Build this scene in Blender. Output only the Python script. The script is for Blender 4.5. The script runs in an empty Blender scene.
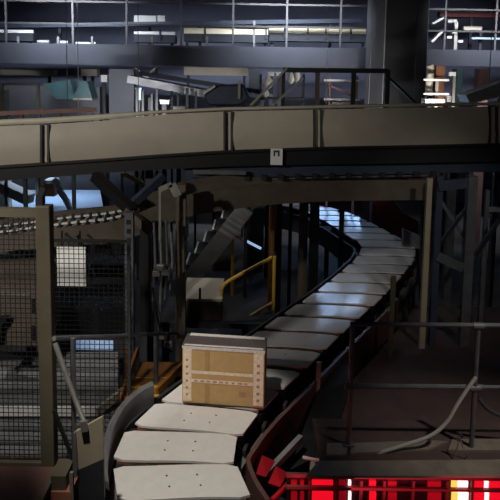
import bpy, bmesh, math, random
from mathutils import Vector, Matrix, Euler
random.seed(7)
scene = bpy.context.scene
COL = scene.collection

# ------------------------------------------------------------------ camera
F, CX, CY = 600.0, 250.0, 140.0
PITCH, ROLL = math.radians(6.0), math.radians(0.9)
CAM = Vector((0, 0, 4.9))
RM = Euler((math.pi/2 - PITCH, 0, 0)).to_matrix() @ Euler((0, 0, ROLL)).to_matrix()
cd = bpy.data.cameras.new('camera'); cam = bpy.data.objects.new('camera', cd); COL.objects.link(cam)
cam.matrix_world = Matrix.Translation(CAM) @ RM.to_4x4()
cd.sensor_width = 36; cd.lens = 36 * F / 500; cd.shift_y = -(250 - CY) / 500
cd.clip_end = 200
scene.camera = cam
# ------------------------------------------------------------------ view + world
vs = scene.view_settings
vs.view_transform = 'Standard'; vs.look = 'None'; vs.gamma = 1; vs.use_curve_mapping = False
vs.exposure = 0.12
w = bpy.data.worlds.new('hall_air'); scene.world = w; w.use_nodes = True
w.node_tree.nodes['Background'].inputs[0].default_value = (0.24, 0.26, 0.34, 1)
w.node_tree.nodes['Background'].inputs[1].default_value = 0.042

def area(name, loc, target, size, energy, col, spread=180, sy=None):
    l = bpy.data.lights.new(name, 'AREA'); l.energy = energy; l.color = col
    l.shape = 'RECTANGLE'; l.size = size; l.size_y = sy or size; l.spread = math.radians(spread)
    o = bpy.data.objects.new(name, l); COL.objects.link(o); o.location = loc
    o.rotation_euler = (Vector(target) - Vector(loc)).to_track_quat('-Z', 'Y').to_euler()
    return o
def spot(name, loc, target, energy, col, deg, blend=.5, r=.15):
    l = bpy.data.lights.new(name, 'SPOT'); l.energy = energy; l.color = col
    l.spot_size = math.radians(deg); l.spot_blend = blend; l.shadow_soft_size = r
    o = bpy.data.objects.new(name, l); COL.objects.link(o); o.location = loc
    o.rotation_euler = (Vector(target) - Vector(loc)).to_track_quat('-Z', 'Y').to_euler()
    return o
LAMPS = []   # (location, aim) of lamp heads that get a housing further down
WARM = (1.0, .94, .85); COOL = (.62, .78, 1.0)
SP = [((-1.7, 2.4, 8.6), (-.66, 5.45, 1.5), 1450, 19.5, .30), ((-5.0, 1.2, 6.3), (-2.5, 8.0, 3.3), 920, 56, .8), ((-3.6, 2.6, 7.4), (-2.45, 6.4, 1.8), 800, 32, .7), ((-.6, 1.0, 6.6), (2.0, 9.2, 4.9), 105, 34, .9), ((3.7, 2.2, 6.9), (2.95, 8.4, 2.7), 330, 27, .8), ((4.2, 2.6, 7.6), (2.7, 5.2, 1.8), 800, 31, .9)]
for nm, (lc, am, en, dg, bl_) in zip(('station_light', 'aisle_fill', 'chute_fill', 'sorter_fill', 'gantry_fill', 'deck_fill'), SP):  # station lamp inferred; the other spots are added fill without visible sources
    spot(nm, lc, am, en, WARM, dg, bl_); LAMPS.append((lc, am))
# ------------------------------------------------------------------ pixel geometry: ray through a pixel of the 500 x 500 frame
def ray(px, py):
    return RM @ Vector(((px - CX) / F, -(py - CY) / F, -1))
def P(px, py, d):
    r = ray(px, py); return CAM + r * (d / r.y)
def PZ(px, py, z):
    r = ray(px, py); return CAM + r * ((z - CAM.z) / r.z)

# ------------------------------------------------------------------ materials
def lin(c):
    return tuple(((v/255)/12.92 if v/255 <= .04045 else (((v/255)+.055)/1.055)**2.4) for v in c)
MATS = {}
def mat(name, rgb, rough=.6, metal=0.0, var=.25, scale=6, bump=.0, emit=None, strength=0, spec=.5):
    if name in MATS: return MATS[name]
    m = bpy.data.materials.new(name); m.use_nodes = True; nt = m.node_tree
    b = nt.nodes['Principled BSDF']; c = lin(rgb)
    tc = nt.nodes.new('ShaderNodeTexCoord'); nz = nt.nodes.new('ShaderNodeTexNoise')
    nz.inputs['Scale'].default_value = scale; nz.inputs['Detail'].default_value = 5; nz.inputs['Roughness'].default_value = .65
    nt.links.new(tc.outputs['Object'], nz.inputs['Vector'])
    rp = nt.nodes.new('ShaderNodeValToRGB')
    rp.color_ramp.elements[0].position = .3; rp.color_ramp.elements[1].position = .7
    rp.color_ramp.elements[0].color = tuple(v*(1-var) for v in c) + (1,)
    rp.color_ramp.elements[1].color = tuple(min(1, v*(1+var*.6)) for v in c) + (1,)
    nt.links.new(nz.outputs['Fac'], rp.inputs['Fac']); nt.links.new(rp.outputs['Color'], b.inputs['Base Color'])
    b.inputs['Roughness'].default_value = rough; b.inputs['Metallic'].default_value = metal
    b.inputs['Specular IOR Level'].default_value = spec
    if bump:
        bp = nt.nodes.new('ShaderNodeBump'); bp.inputs['Strength'].default_value = bump; bp.inputs['Distance'].default_value = .02
        nt.links.new(nz.outputs['Fac'], bp.inputs['Height']); nt.links.new(bp.outputs['Normal'], b.inputs['Normal'])
    if emit:
        b.inputs['Emission Color'].default_value = lin(emit) + (1,); b.inputs['Emission Strength'].default_value = strength
    MATS[name] = m; return m
mat('concrete', (88, 86, 84), .8, 0, .3, 1.2, .1)
mat('wall_paint', (118, 124, 146), .9, 0, .2, .6)  # lighter blue puts the haze of the deep hall into the wall
mat('roof_sheet', (80, 84, 98), .8, 0, .2, .8)
mat('cream', (184, 176, 160), .55, 0, .10, 2.5)
mat('cream_lip', (205, 198, 178), .5, 0, .1, 4)
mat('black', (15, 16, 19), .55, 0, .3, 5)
mat('rubber', (22, 22, 23), .75, 0, .2, 20)
mat('blue_steel', (58, 68, 86), .5, .3, .25, 5)
mat('navy', (37, 41, 51), .7, 0, .2, 1.5)
mat('brown_steel', (88, 79, 69), .6, .1, .25, 4, .05)
mat('guard_tan', (158, 148, 126), .5, 0, .12, 5)
mat('upper_cream', (232, 220, 188), .5, 0, .08, 4)
mat('tan_paint', (74, 68, 53), .6, 0, .15, 5)
mat('tray', (206, 203, 198), .17, 0, .06, 9, 0, None, 0, .3)
mat('grey', (120, 122, 124), .5, .2, .25, 5)
mat('mid_grey', (88, 90, 94), .55, .2, .3, 6)
mat('dark_grey', (56, 57, 60), .6, .1, .3, 5)
mat('steel', (170, 170, 168), .32, .8, .15, 12)
mat('zinc', (150, 148, 142), .4, .55, .25, 14)
mat('yellow', (205, 165, 60), .5, 0, .2, 8)
mat('orange', (128, 84, 38), .55, 0, .25, 6)
mat('cardboard', (188, 155, 104), .85, 0, .10, 9)
mat('kraft_dark', (170, 136, 88), .85, 0, .12, 9)
mat('tape_white', (232, 212, 186), .5, 0, .25, 40)
mat('tape_grey', (84, 76, 74), .45, 0, .15, 10)
mat('tape_pale', (214, 206, 200), .4, 0, .25, 40)
mat('ink', (176, 130, 104), .8, 0, .1, 9)
mat('red_paint', (112, 42, 38), .6, 0, .2, 4)
mat('red_plate', (138, 20, 30), .4, 0, .1, 8)  # on the chute edge plates this red stands in for red light
mat('maroon', (92, 66, 62), .45, .1, .2, 3)
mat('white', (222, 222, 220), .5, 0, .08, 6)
mat('pale_pipe', (172, 168, 162), .5, 0, .1, 8)
mat('teal', (52, 82, 86), .5, 0, .25, 4)
mat('pale_blue', (168, 190, 216), .4, 0, .15, 4)
mat('pink', (140, 108, 103), .7, 0, .2, 4)
mat('column', (96, 98, 106), .8, 0, .2, 2, .05)
mat('column_dark', (60, 62, 68), .8, 0, .2, 2, .05)
mat('box_brown', (132, 84, 60), .8, 0, .15, 6)
mat('maroon_dark', (70, 52, 48), .8, 0, .3, 4)
mat('deck', (128, 116, 104), .5, .2, .3, 5, .1)
mat('sheen', (170, 190, 215), .4, 0, .5, 22, 0, (150, 185, 230), .35)  # bluish reflection on the cabinet strip, given as emission
mat('led_red', (120, 6, 16), .4, 0, .1, 8, 0, (255, 16, 40), .75)
mat('led_dim', (120, 8, 20), .4, 0, .1, 8, 0, (200, 18, 40), .25)
mat('led_hot', (255, 200, 190), .4, 0, .05, 8, 0, (255, 190, 190), 2.0)
mat('led_amber', (255, 200, 120), .4, 0, .05, 8, 0, (255, 180, 80), 1.3)
mat('added_panel', (240, 246, 255), .4, 0, .02, 5, 0, (150, 195, 255), 4.5)  # glow of the added boxes, mirrored by the trays
mat('tube_light', (240, 246, 255), .4, 0, .02, 5, 0, (170, 205, 255), .7)
mat('lamp_glass', (250, 240, 225), .4, 0, .02, 5, 0, (255, 236, 205), 12.0)

# ------------------------------------------------------------------ mesh builder
class MB:
    def __init__(s): s.v = []; s.f = []; s.smooth = False
    def add(s, vs_, fs):
        n = len(s.v); s.v += [Vector(v) for v in vs_]; s.f += [tuple(i + n for i in f) for f in fs]; return s
    def hexa(s, c):   # 8 corners: bottom 4 (ccw), top 4
        return s.add(c, [(3,2,1,0), (4,5,6,7), (0,1,5,4), (1,2,6,5), (2,3,7,6), (3,0,4,7)])
    def box(s, lo, hi):
        (a,b,c), (d,e,f) = lo, hi
        a, d = min(a,d), max(a,d); b, e = min(b,e), max(b,e); c, f = min(c,f), max(c,f)
        return s.hexa([(a,b,c),(d,b,c),(d,e,c),(a,e,c),(a,b,f),(d,b,f),(d,e,f),(a,e,f)])
    def bar(s, p0, p1, w_, h_, up=(0,0,1)):
        p0, p1 = Vector(p0), Vector(p1); t = (p1-p0).normalized(); up = Vector(up)
        if abs(t.dot(up)) > .97: up = Vector((0,1,0))
        x = t.cross(up).normalized(); y = x.cross(t).normalized()
        c = []
        for p in (p0, p1):
            for a, b in ((-1,-1),(1,-1),(1,1),(-1,1)): c.append(p + x*a*w_/2 + y*b*h_/2)
        return s.add(c, [(0,1,2,3), (7,6,5,4), (0,4,5,1), (1,5,6,2), (2,6,7,3), (3,7,4,0)])
    def sweep(s, pts, prof, closed=True, cap=True, up=(0,0,1)):   # prof: (lateral right, up) pairs
        pts = [Vector(p) for p in pts]; n = len(prof); base = len(s.v); up = Vector(up)
        for i, p in enumerate(pts):
            t = (pts[min(i+1, len(pts)-1)] - pts[max(i-1, 0)]).normalized()
            u = up if abs(t.dot(up)) < .97 else Vector((0,1,0))
            x = t.cross(u).normalized(); y = x.cross(t).normalized()
            for a, b in prof: s.v.append(p + x*a + y*b)
        for i in range(len(pts)-1):
            for j in range(n if closed else n-1):
                k = (j+1) % n
                s.f.append((base+i*n+j, base+i*n+k, base+(i+1)*n+k, base+(i+1)*n+j))
        if cap and closed:
            s.f.append(tuple(base+j for j in range(n-1, -1, -1))); s.f.append(tuple(base+(len(pts)-1)*n+j for j in range(n)))
        return s
    def tube(s, pts, r, n=8):
        s.smooth = True
        return s.sweep(pts, [(r*math.cos(2*math.pi*k/n), r*math.sin(2*math.pi*k/n)) for k in range(n)])
    def prism(s, poly, off):    # polygon (list of points) extruded by a vector
        off = Vector(off); n = len(poly)
        return s.add([Vector(p) for p in poly] + [Vector(p)+off for p in poly],
              [tuple(range(n-1,-1,-1)), tuple(range(n, 2*n))] + [(i, (i+1)%n, n+(i+1)%n, n+i) for i in range(n)])
    def build(s, name, m, parent=None, bevel=0, kind=None):
        me = bpy.data.meshes.new(name)
        off = Vector((0,0,0))
        if parent is not None:
            off = parent.get('_o', None); off = Vector(off) if off is not None else Vector((0,0,0))
        elif s.v:
            xs = [v.x for v in s.v]; ys = [v.y for v in s.v]; zs = [v.z for v in s.v]
            off = Vector(((min(xs)+max(xs))/2, (min(ys)+max(ys))/2, min(zs)))
        me.from_pydata([v - off for v in s.v], [], s.f)
        bm = bmesh.new(); bm.from_mesh(me); bmesh.ops.recalc_face_normals(bm, faces=bm.faces)
        bm.to_mesh(me); bm.free()
        me.materials.append(MATS[m])
        o = bpy.data.objects.new(name, me); COL.objects.link(o)
        if parent is not None:
            o.parent = parent; o['_o'] = tuple(off)
        else:
            o.location = off; o['_o'] = tuple(off)
        if s.smooth:
            for p in me.polygons: p.use_smooth = True
            md = o.modifiers.new('edges', 'EDGE_SPLIT'); md.split_angle = math.radians(40)
        if bevel:
            md = o.modifiers.new('bevel', 'BEVEL'); md.width = bevel; md.segments = 2; md.limit_method = 'ANGLE'
        if kind: o['kind'] = kind
        return o
def thing(name, label, cat, loc, group=None):
    o = bpy.data.objects.new(name, None); COL.objects.link(o); o.location = loc; o.empty_display_size = .1
    o['_o'] = tuple(loc); o['label'] = label; o['category'] = cat
    if group: o['group'] = group
    return o
def tag(o, label, cat, group=None, kind=None):
    if label: o['label'] = label
    if cat: o['category'] = cat
    if group: o['group'] = group
    if kind: o['kind'] = kind
    return o
def pbox(px0, py0, px1, py1, d, th, z0=None, mb=None):
    """world-aligned box whose front face at depth d spans the given pixels"""
    my = (py0+py1)/2; mx = (px0+px1)/2
    x0 = P(px0, my, d).x; x1 = P(px1, my, d).x; zt = P(mx, py0, d).z; zb = P(mx, py1, d).z if z0 is None else z0
    return (mb or MB()).box((x0, d, zb), (x1, d+th, zt))
def post(px, py, d, wd, ztop=None, pytop=None, z0=0.0, dp=None, mb=None):
    """plumb post passing through pixel (px,py) at depth d"""
    p = P(px, py, d); zt = ztop if ztop is not None else P(px, pytop, d).z; dp = dp or wd
    return (mb or MB()).box((p.x-wd/2, d-dp/2, z0), (p.x+wd/2, d+dp/2, zt))
def catmull(pts, n=12):
    pts = [Vector(p) for p in pts]; q = [pts[0]*2-pts[1]] + pts + [pts[-1]*2-pts[-2]]; out = []
    for i in range(1, len(q)-2):
        for k in range(n):
            t = k/n; a, b, c, d = q[i-1], q[i], q[i+1], q[i+2]
            out.append(.5*((2*b) + (c-a)*t + (2*a-5*b+4*c-d)*t*t + (3*b-a-3*c+d)*t**3))
    out.append(pts[-1]); return out
class Arc:
    def __init__(s, pts):
        s.p = pts; s.l = [0]
        for a, b in zip(pts, pts[1:]): s.l.append(s.l[-1] + (b-a).length)
    def at(s, u):
        u = max(0, min(s.l[-1], u))
        for i in range(len(s.p)-1):
            if u <= s.l[i+1]:
                k = (u-s.l[i])/max(1e-9, s.l[i+1]-s.l[i]); return s.p[i].lerp(s.p[i+1], k)
        return s.p[-1]
    def tan(s, u): return (s.at(u+.22)-s.at(max(0,u-.22))).normalized()
    def offset(s, u, lat, dz=0):
        t = s.tan(u); r = Vector((t.y, -t.x, 0)).normalized(); return s.at(u) + r*lat + Vector((0,0,dz))

# ================================================================== SETTING
tag(MB().box((-26, -3, -.2), (26, 24, 0)).build('floor', 'concrete'), None, None, kind='structure')
tag(MB().box((-26, 24, 0), (26, 24.3, 13)).build('wall_back', 'wall_paint'), None, None, kind='structure')
tag(MB().box((-26, -3, 13), (26, 24.3, 13.2)).build('ceiling', 'roof_sheet'), None, None, kind='structure')

# ================================================================== SORTER TRAYS
TZ = 1.5
ctrl = [(223,393),(252,370),(282,346),(308,325),(327,310),(343,298),(357,286),
        (374,270),(386,256),(386,244),(368,233),(347,221),(322,210),(290,203),(255,199)]
arc = Arc(catmull([Vector((x, y, TZ)) for x, y in ((-.12,3.80),(-.35,4.27),(-.55,4.75),(-.63,5.24),(-.48,5.70))] + [PZ(x, y, TZ) for x, y in ctrl], 14))
# put the arc parameter of tray 1 (front of frame) at its centre
def arc_near(px, py):
    q = PZ(px, py, TZ); best = min(range(800), key=lambda i: (arc.at(arc.l[-1]*i/800)-q).length); return arc.l[-1]*best/800
u1 = arc_near(180.5, 480)
PITCHT = .49
TW = 1.08; TL = .43
def tray_mesh():
    hw, hl, c, t = TW/2, TL/2, .035, .022
    top = [(-hw+c,-hl,0),(hw-c,-hl,0),(hw,-hl+c,0),(hw,hl-c,0),(hw-c,hl,0),(-hw+c,hl,0),(-hw,hl-c,0),(-hw,-hl+c,0)]
    a = MB(); n = 12; cols = []
    for i in range(n+1):
        x = -hw + TW*i/n; e = hl - (c if i in (0, n) else 0); z = .009*math.sin(5.2*x+.7) - .009
        cols.append([(x,-e,z-t),(x,e,z*.5-t),(x,e,z*.5),(x,-e,z)])
    a.v = [Vector(v) for q in cols for v in q]
    for i in range(n):
        for j in range(4): a.f.append((i*4+j, i*4+(j+1)%4, i*4+4+(j+1)%4, i*4+4+j))
    a.f += [(3,2,1,0), (n*4,n*4+1,n*4+2,n*4+3)]
    return a
def lip_mesh():   # folded-down front and rear lips, wavy black rubber bellows joint is separate
    hw, hl = TW/2-.04, TL/2
    return MB().box((-hw,-hl+.004,-.075), (hw,-hl+.018,-.041)).box((-hw,hl-.018,-.075), (hw,hl-.004,-.041))
def bellows_mesh():
    hw = TW/2-.03; n = 14; a = MB(); prev = None
    for i in range(n):
        x0 = -hw + 2*hw*i/n; x1 = -hw + 2*hw*(i+1)/n; z = -.045 - .012*(i % 2)
        a.box((x0, TL/2-.03, z-.03), (x1, TL/2+.09, z))
    return a
def carriage_mesh():
    a = MB().box((-.30, -TL/2+.05, -.20), (.30, TL/2-.05, -.061))
    a.box((-.50, -.05, -.16), (-.301, .05, -.07)).box((.301, -.05, -.16), (.50, .05, -.07)); return a
def wheel_mesh(x):
    a = MB(); a.smooth = True; n = 14; r = .06
    ring = [(0, r*math.cos(2*math.pi*k/n), -.20 + r*math.sin(2*math.pi*k/n)) for k in range(n)]
    a.prism([(x, y, z) for _, y, z in ring], (.035, 0, 0)); return a
def screw_mesh():
    n = 8; return MB().prism([(.009*math.cos(2*math.pi*k/n), .009*math.sin(2*math.pi*k/n), 0) for k in range(n)], (0,0,.003))
def rawmesh(mb, name, m):
    me = bpy.data.meshes.new(name); me.from_pydata([tuple(v) for v in mb.v], [], mb.f)
    bm = bmesh.new(); bm.from_mesh(me); bmesh.ops.recalc_face_normals(bm, faces=bm.faces); bm.to_mesh(me); bm.free()
    me.materials.append(MATS[m]); return me
TM = {k: rawmesh(f, k, m) for k, f, m in (('tray_plate', tray_mesh(), 'tray'), ('folded_lip', lip_mesh(), 'box_brown'), ('bellows', bellows_mesh(), 'rubber'),
      ('carriage', carriage_mesh(), 'black'), ('wheel', wheel_mesh(-.56), 'rubber'), ('wheel_b', wheel_mesh(.525), 'rubber'), ('screw', screw_mesh(), 'dark_grey'))}
ORD = ['first','second','third','fourth','fifth','sixth','seventh','eighth','ninth','tenth','eleventh','twelfth','thirteenth','fourteenth','fifteenth','sixteenth',
       'seventeenth','eighteenth','nineteenth','twentieth','twenty-first','twenty-second','twenty-third','twenty-fourth','twenty-fifth','twenty-sixth',
       'twenty-seventh','twenty-eighth','twenty-ninth','thirtieth','thirty-first','thirty-second','thirty-third','thirty-fourth','thirty-fifth','thirty-sixth']
trays = []
def tray_label(k):
    d = {0: 'pale flat sorter tray nearest the camera, front tray of the curving line',
         1: 'pale flat sorter tray, second from the front of the line',
         2: 'pale flat sorter tray just in front of the one carrying the taped carton',
         3: 'pale sorter tray carrying the taped cardboard carton'}
    if k in d: return d[k]
    if k < 8: return 'shaded grey sorter tray behind the carton, %s from the front of the line' % ORD[k]
    if k < 13: return 'grey glossy sorter tray beyond the carton, %s from the front of the line' % ORD[k]
    return 'far bluish sorter tray past the bend under the overhead conveyor, %s from the front' % ORD[k]
k = 0; u = u1
while u < arc.l[-1] - .3 and k < 36:
    p = arc.at(u); t = arc.tan(u); rz = math.atan2(-t.x, t.y)
    o = thing('sorter_tray', tray_label(k), 'sorter tray', p, 'trays of the curving sorter line'); o.rotation_euler = (0, 0, rz); o['_o'] = (0,0,0)
    parts = ['tray_plate', 'folded_lip', 'bellows', 'carriage', 'wheel', 'wheel_b']
    phi = math.radians((2.7, -2.7, -8.6)[k] if k < 3 else -8.0 + min(4.0, .4*(k-3))); th = rz + math.pi/2; rel = phi - rz
    sh = Matrix(((math.cos(rel), 0, 0), (math.sin(rel), 1 if k < 4 else 1.06, 0), (0, 0, 1)))   # plates lie skewed across the line: side edges follow the track, cross edges stay at angle phi
    for n in parts:
        me = TM[n]
        if n in ('tray_plate', 'folded_lip', 'bellows'):
            me = me.copy()
            if n == 'bellows' and k >= 4:
                for v in me.vertices: v.co.y += .05 if v.co.y > TL/2+.05 else 0
            for v in me.vertices: v.co = sh @ v.co
        c = bpy.data.objects.new(n.replace('_b', ''), me); COL.objects.link(c); c.parent = o
        if n == 'tray_plate': plate = c
    if k < 6:
        for sx, sy in ((-.1,-.07),(.16,-.07),(-.1,.07),(.16,.07)):
            c = bpy.data.objects.new('screw', TM['screw']); COL.objects.link(c); c.parent = plate; c.location = Vector(sh @ Vector((sx, sy, 0))) + Vector((0, 0, 1))*(.009*math.sin(5.2*sx+.7)*(.75-.25*sy/(TL/2)) - .009*(.75-.25*sy/(TL/2)) + .0005)
    trays.append((o, u)); k += 1; u += PITCHT if k < 5 else .58
# track under the trays
NT = len(trays); ua = u1-PITCHT*.8; ub = trays[-1][1]+.4
us = [ua + (ub-ua)*i/150 for i in range(151)]
tr = thing('sorter_track', 'dark curved steel track with side frames under the line of sorter trays', 'conveyor track', (*arc.at(u1).xy, 0))
for lat in (-.54, .54):
    MB().sweep([arc.offset(q, lat) for q in us], [(-.035,-.36),(.035,-.36),(.035,-.262),(-.035,-.262)]).build('running_rail', 'zinc', tr)
MB().sweep([arc.offset(q, 0) for q in us], [(-.6,-.50),(.6,-.50),(.6,-.362),(-.6,-.362)]).build('track_bed', 'black', tr)
usf = [q for q in us if q < u1 + PITCHT*11.5]
MB().sweep([arc.offset(q, .66) for q in usf], [(-.02,-.55),(.02,-.55),(.02,-.10),(-.02,-.10)]).build('side_frame', 'maroon', tr)
MB().sweep([arc.offset(q, -.66) for q in us], [(-.02,-.55),(.02,-.55),(.02,-.10),(-.02,-.10)]).build('side_frame', 'dark_grey', tr)
for i in range(0, 8):
    q = u1 + .9 + i*1.35
    for lat in (-.5, .5):
        if q < ub: 
            c = arc.offset(q, lat); MB().box((c.x-.05, c.y-.05, 0), (c.x+.05, c.y+.05, TZ-.5)).build('leg', 'dark_grey', tr)

# ================================================================== CARTON
t4, uu = trays[3]
ct = P(222.5, 402, 0.001)
bl = PZ(182, 403, TZ); br = PZ(264, 409, TZ)
ex = (br-bl); W = ex.length; ex.normalize(); ey = Vector((-ex.y, ex.x, 0)); H = .625; D = .30
cb = thing('cardboard_carton', 'taped brown cardboard carton lying on its side on a sorter tray', 'carton', (bl+br)/2+Vector((0,0,.001)))
def bxl(a0, a1, b0, b1, z0, z1, nm, m, bev=0, par=None):    # box in carton axes (a along the front, b depth, z up)
    c = [bl + ex*a + ey*b + Vector((0,0,z+.001)) for z in (z0, z1) for a, b in ((a0,b0),(a1,b0),(a1,b1),(a0,b1))]
    return MB().hexa(c).build(nm, m, par or cb, bev)
cbody = bxl(0, W, 0, D, 0, H, 'carton_body', 'cardboard', .012)
bxl(.0, W, -.006, -.001, H-.03, H, 'tape_strip', 'tape_pale')
bxl(-.004, W+.004, .0, D*.96, H+.0005, H+.006, 'top_tape', 'tape_grey')
bxl(.03, W*.97, D*.80, D*.99, H+.0065, H+.010, 'tape_strip', 'tape_pale')
bxl(.02, W-.02, .0, .03, H+.0065, H+.010, 'tape_strip', 'tape_pale')
bxl(.012, .10, -.005, -.001, .03, H-.013, 'tape_strip', 'tape_white')
bxl(W-.115, W-.012, -.005, -.001, .03, H-.013, 'tape_strip', 'tape_white')
bxl(.101, W-.116, -.005, -.001, .275, .335, 'tape_strip', 'cardboard')
bxl(.101, W-.116, -.0055, -.0051, .335, .368, 'tape_edge', 'tape_white')
bxl(.101, W-.116, -.0055, -.0051, .238, .276, 'tape_edge', 'tape_white')
bxl(.24, .285, -.0045, -.001, .02, .237, 'flap_crease', 'kraft_dark')
bxl(.24, .285, -.0045, -.001, .369, H-.02, 'flap_crease', 'kraft_dark')
for a, z in ((.272,.13),(.6,.12)): bxl(a, a+(.018 if a<.5 else .07), -.006, -.0046, z, z+.05, 'printed_mark', 'ink', 0, cbody)
random.seed(3)
for q in range(9):
    a = .13 + q*.065; bxl(a, a+.03+random.random()*.02, -.0075, -.0056, .25, .266, 'printed_mark', 'ink', 0, cbody)
for q in range(6):
    z = .07 + q*.075; bxl(W-.08, W-.05, -.0065, -.0051, z, z+.03, 'printed_mark', 'ink', 0, cbody); bxl(.04, .065, -.0065, -.0051, z+.02, z+.045, 'printed_mark', 'ink', 0, cbody)

# ================================================================== OVERHEAD CONVEYOR
def dov(px): return 8.55 + .75*(px+60)/560
TOP = [(-160,137),(0,126),(45,124.5),(100,121),(160,114.5),(225,111.5),(320,109.5),(400,108),(490,106.5),(700,102.5)]
BOT = [(-160,177),(0,166),(45,163),(100,159.5),(160,155),(225,151),(320,147.5),(400,146),(490,144),(700,140.5)]
LOW = [(-160,194),(0,181),(45,177.5),(100,173.5),(160,169.5),(225,166.5),(320,164.5),(400,163.5),(490,161.5),(700,157)]
def interp(tab, x):
    for (a, b), (c, d) in zip(tab, tab[1:]):
        if x <= c: return b + (d-b)*(x-a)/(c-a)
    return tab[-1][1]
ov = thing('overhead_conveyor', 'long overhead belt conveyor with cream side guards and black frame crossing the view', 'conveyor', (0, 9.0, 3.4))
def strip(xs, tabs, thick, name, m, yoff=0.0, bul=0.0, rows=1):
    """curved panel between two pixel tables, built as a real slab"""
    a = MB(); n = 0; cols = []
    for x in xs:
        d = dov(x)+yoff; t0 = P(x, interp(tabs[0], x), d); b0 = P(x, interp(tabs[1], x), d)
        col = []
        for r in range(rows+1):
            k = r/rows; q = t0.lerp(b0, k); q = Vector((t0.x, q.y - bul*math.sin(math.pi*k), q.z)); col.append(q)
        cols.append(col)
    R = rows+1
    for col in cols:
        a.v += col + [q + Vector((0, thick, 0)) for q in col]
    for i in range(len(cols)-1):
        b = i*2*R; c = b+2*R
        for r in range(rows):
            a.f.append((b+r, b+r+1, c+r+1, c+r)); a.f.append((b+R+r, c+R+r, c+R+r+1, b+R+r+1))
        a.f.append((b, c, c+R, b+R)); a.f.append((b+rows, b+R+rows, c+R+rows, c+rows))
    for b in (0, (len(cols)-1)*2*R):
        for r in range(rows): a.f.append((b+r, b+R+r, b+R+r+1, b+r+1))
    a.smooth = True
    return a.build(name, m, ov)
def frange(a, b, n): return [a+(b-a)*i/n for i in range(n+1)]
seams = [-160, 45, 228, 317.5, 493, 700]
for a, b in zip(seams, seams[1:]):
    strip(frange(a+3.3, b-3.3, 10), (TOP, BOT), .02, 'guard_panel', 'cream', 0, .05, 6)
LIPT = [(x, y-6.5 if x < 140 else y-4) for x, y in TOP]
strip(frange(-160, 700, 40), (LIPT, [(x, y-1) for x, y in TOP]), .10, 'guard_lip', 'cream_lip', .03, .02, 4)
for sx in seams[1:-1]:
    for dx in (-3.6, 3.6):
        x = sx+dx; d = dov(x)-.03
        MB().bar(P(x, interp(TOP, x)+.3, d), P(x, interp(BOT, x)-.3, d), .03, .05, (0,1,0)).build('joint_strip', 'dark_grey', ov)
    MB().bar(P(sx, interp(TOP, sx)+.5, dov(sx)+.02), P(sx, interp(BOT, sx), dov(sx)+.02), .075, .02, (0,1,0)).build('joint_cover', 'cream', ov)
strip(frange(-160, 700, 40), (BOT, LOW), .06, 'frame_channel', 'black', .0, .0, 2)
strip(frange(-160, 700, 40), ([(x, y-.4) for x, y in BOT], [(x, y+2) for x, y in BOT]), .05, 'frame_flange', 'black', -.06)
# belt and far guard
for nm, m, lo, hi, y0, y1 in (('belt', 'rubber', .05, .09, .08, .9),):
    a = MB()
    pts = [P(x, interp(BOT, x), dov(x)) for x in frange(-160, 700, 30)]
    for p, q in zip(pts, pts[1:]):
        a.hexa([(p.x,p.y+y0,p.z+lo),(q.x,q.y+y0,q.z+lo),(q.x,q.y+y1,q.z+lo),(p.x,p.y+y1,p.z+lo),(p.x,p.y+y0,p.z+hi),(q.x,q.y+y0,q.z+hi),(q.x,q.y+y1,q.z+hi),(p.x,p.y+y1,p.z+hi)])
    a.build(nm, m, ov)
a = MB(); pts = [(P(x, interp(BOT, x), dov(x)), P(x, interp(TOP, x), dov(x))) for x in frange(-160, 700, 30)]
for (p, pt), (q, qt) in zip(pts, pts[1:]):
    y0, y1 = .95, 1.0
    a.hexa([(p.x,p.y+y0,p.z-.2),(q.x,q.y+y0,q.z-.2),(q.x,q.y+y1,q.z-.2),(p.x,p.y+y1,p.z-.2),(p.x,p.y+y0,pt.z-.12),(q.x,q.y+y0,qt.z-.12),(q.x,q.y+y1,qt.z-.12),(p.x,p.y+y1,pt.z-.12)])
a.build('far_guard', 'cream', ov)
# blue support channel with cable clamps below the black frame
CH0 = [(-60,190),(100,172),(180,168),(225,165.5),(320,163.5),(490,160.5),(700,156)]
CH1 = [(-60,196),(100,181),(180,180.5),(225,178),(320,175.5),(490,172),(700,168)]
strip(frange(185, 700, 24), (CH0, CH1), .05, 'support_channel', 'blue_steel', .12)
for i in range(15):
    x = 196 + i*17.0; d = dov(x)
    pbox(x-2.6, interp(CH1, x)-1.5, x+2.6, interp(CH1, x)+3.2, d+.06, .08).build('cable_clamp', 'black', ov)
MB().tube([P(x, interp(CH1, x)+2.2, dov(x)+.2) for x in frange(190, 430, 20)], .018).build('conduit', 'mid_grey', ov)
pbox(193, 170.3, 246, 174.5, dov(220)-.02, .06).build('label_strip', 'mid_grey', ov)
# support legs behind carry it to the floor
for px in (150, 452, 660):
    d = dov(px)+.55; post(px, 180, d, .12, ztop=P(px, interp(LOW, px), d).z, dp=.12).build('support_leg', 'dark_grey', ov)
sg = tag(pbox(270.5, 148.5, 282.5, 165, dov(276)-.075, .012).build('sign_plate', 'white'), 'small white sign plate on the black frame of the overhead conveyor', 'sign')
pm = P(276.5, 153, dov(276)-.077)
MB().box((pm.x-.045, pm.y-.003, pm.z-.05), (pm.x-.02, pm.y, pm.z+.04)).box((pm.x+.02, pm.y-.003, pm.z-.05), (pm.x+.045, pm.y, pm.z+.04)).box((pm.x-.02, pm.y-.003, pm.z+.01), (pm.x+.02, pm.y, pm.z+.04)).build('sign_mark', 'dark_grey', sg)

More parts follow.
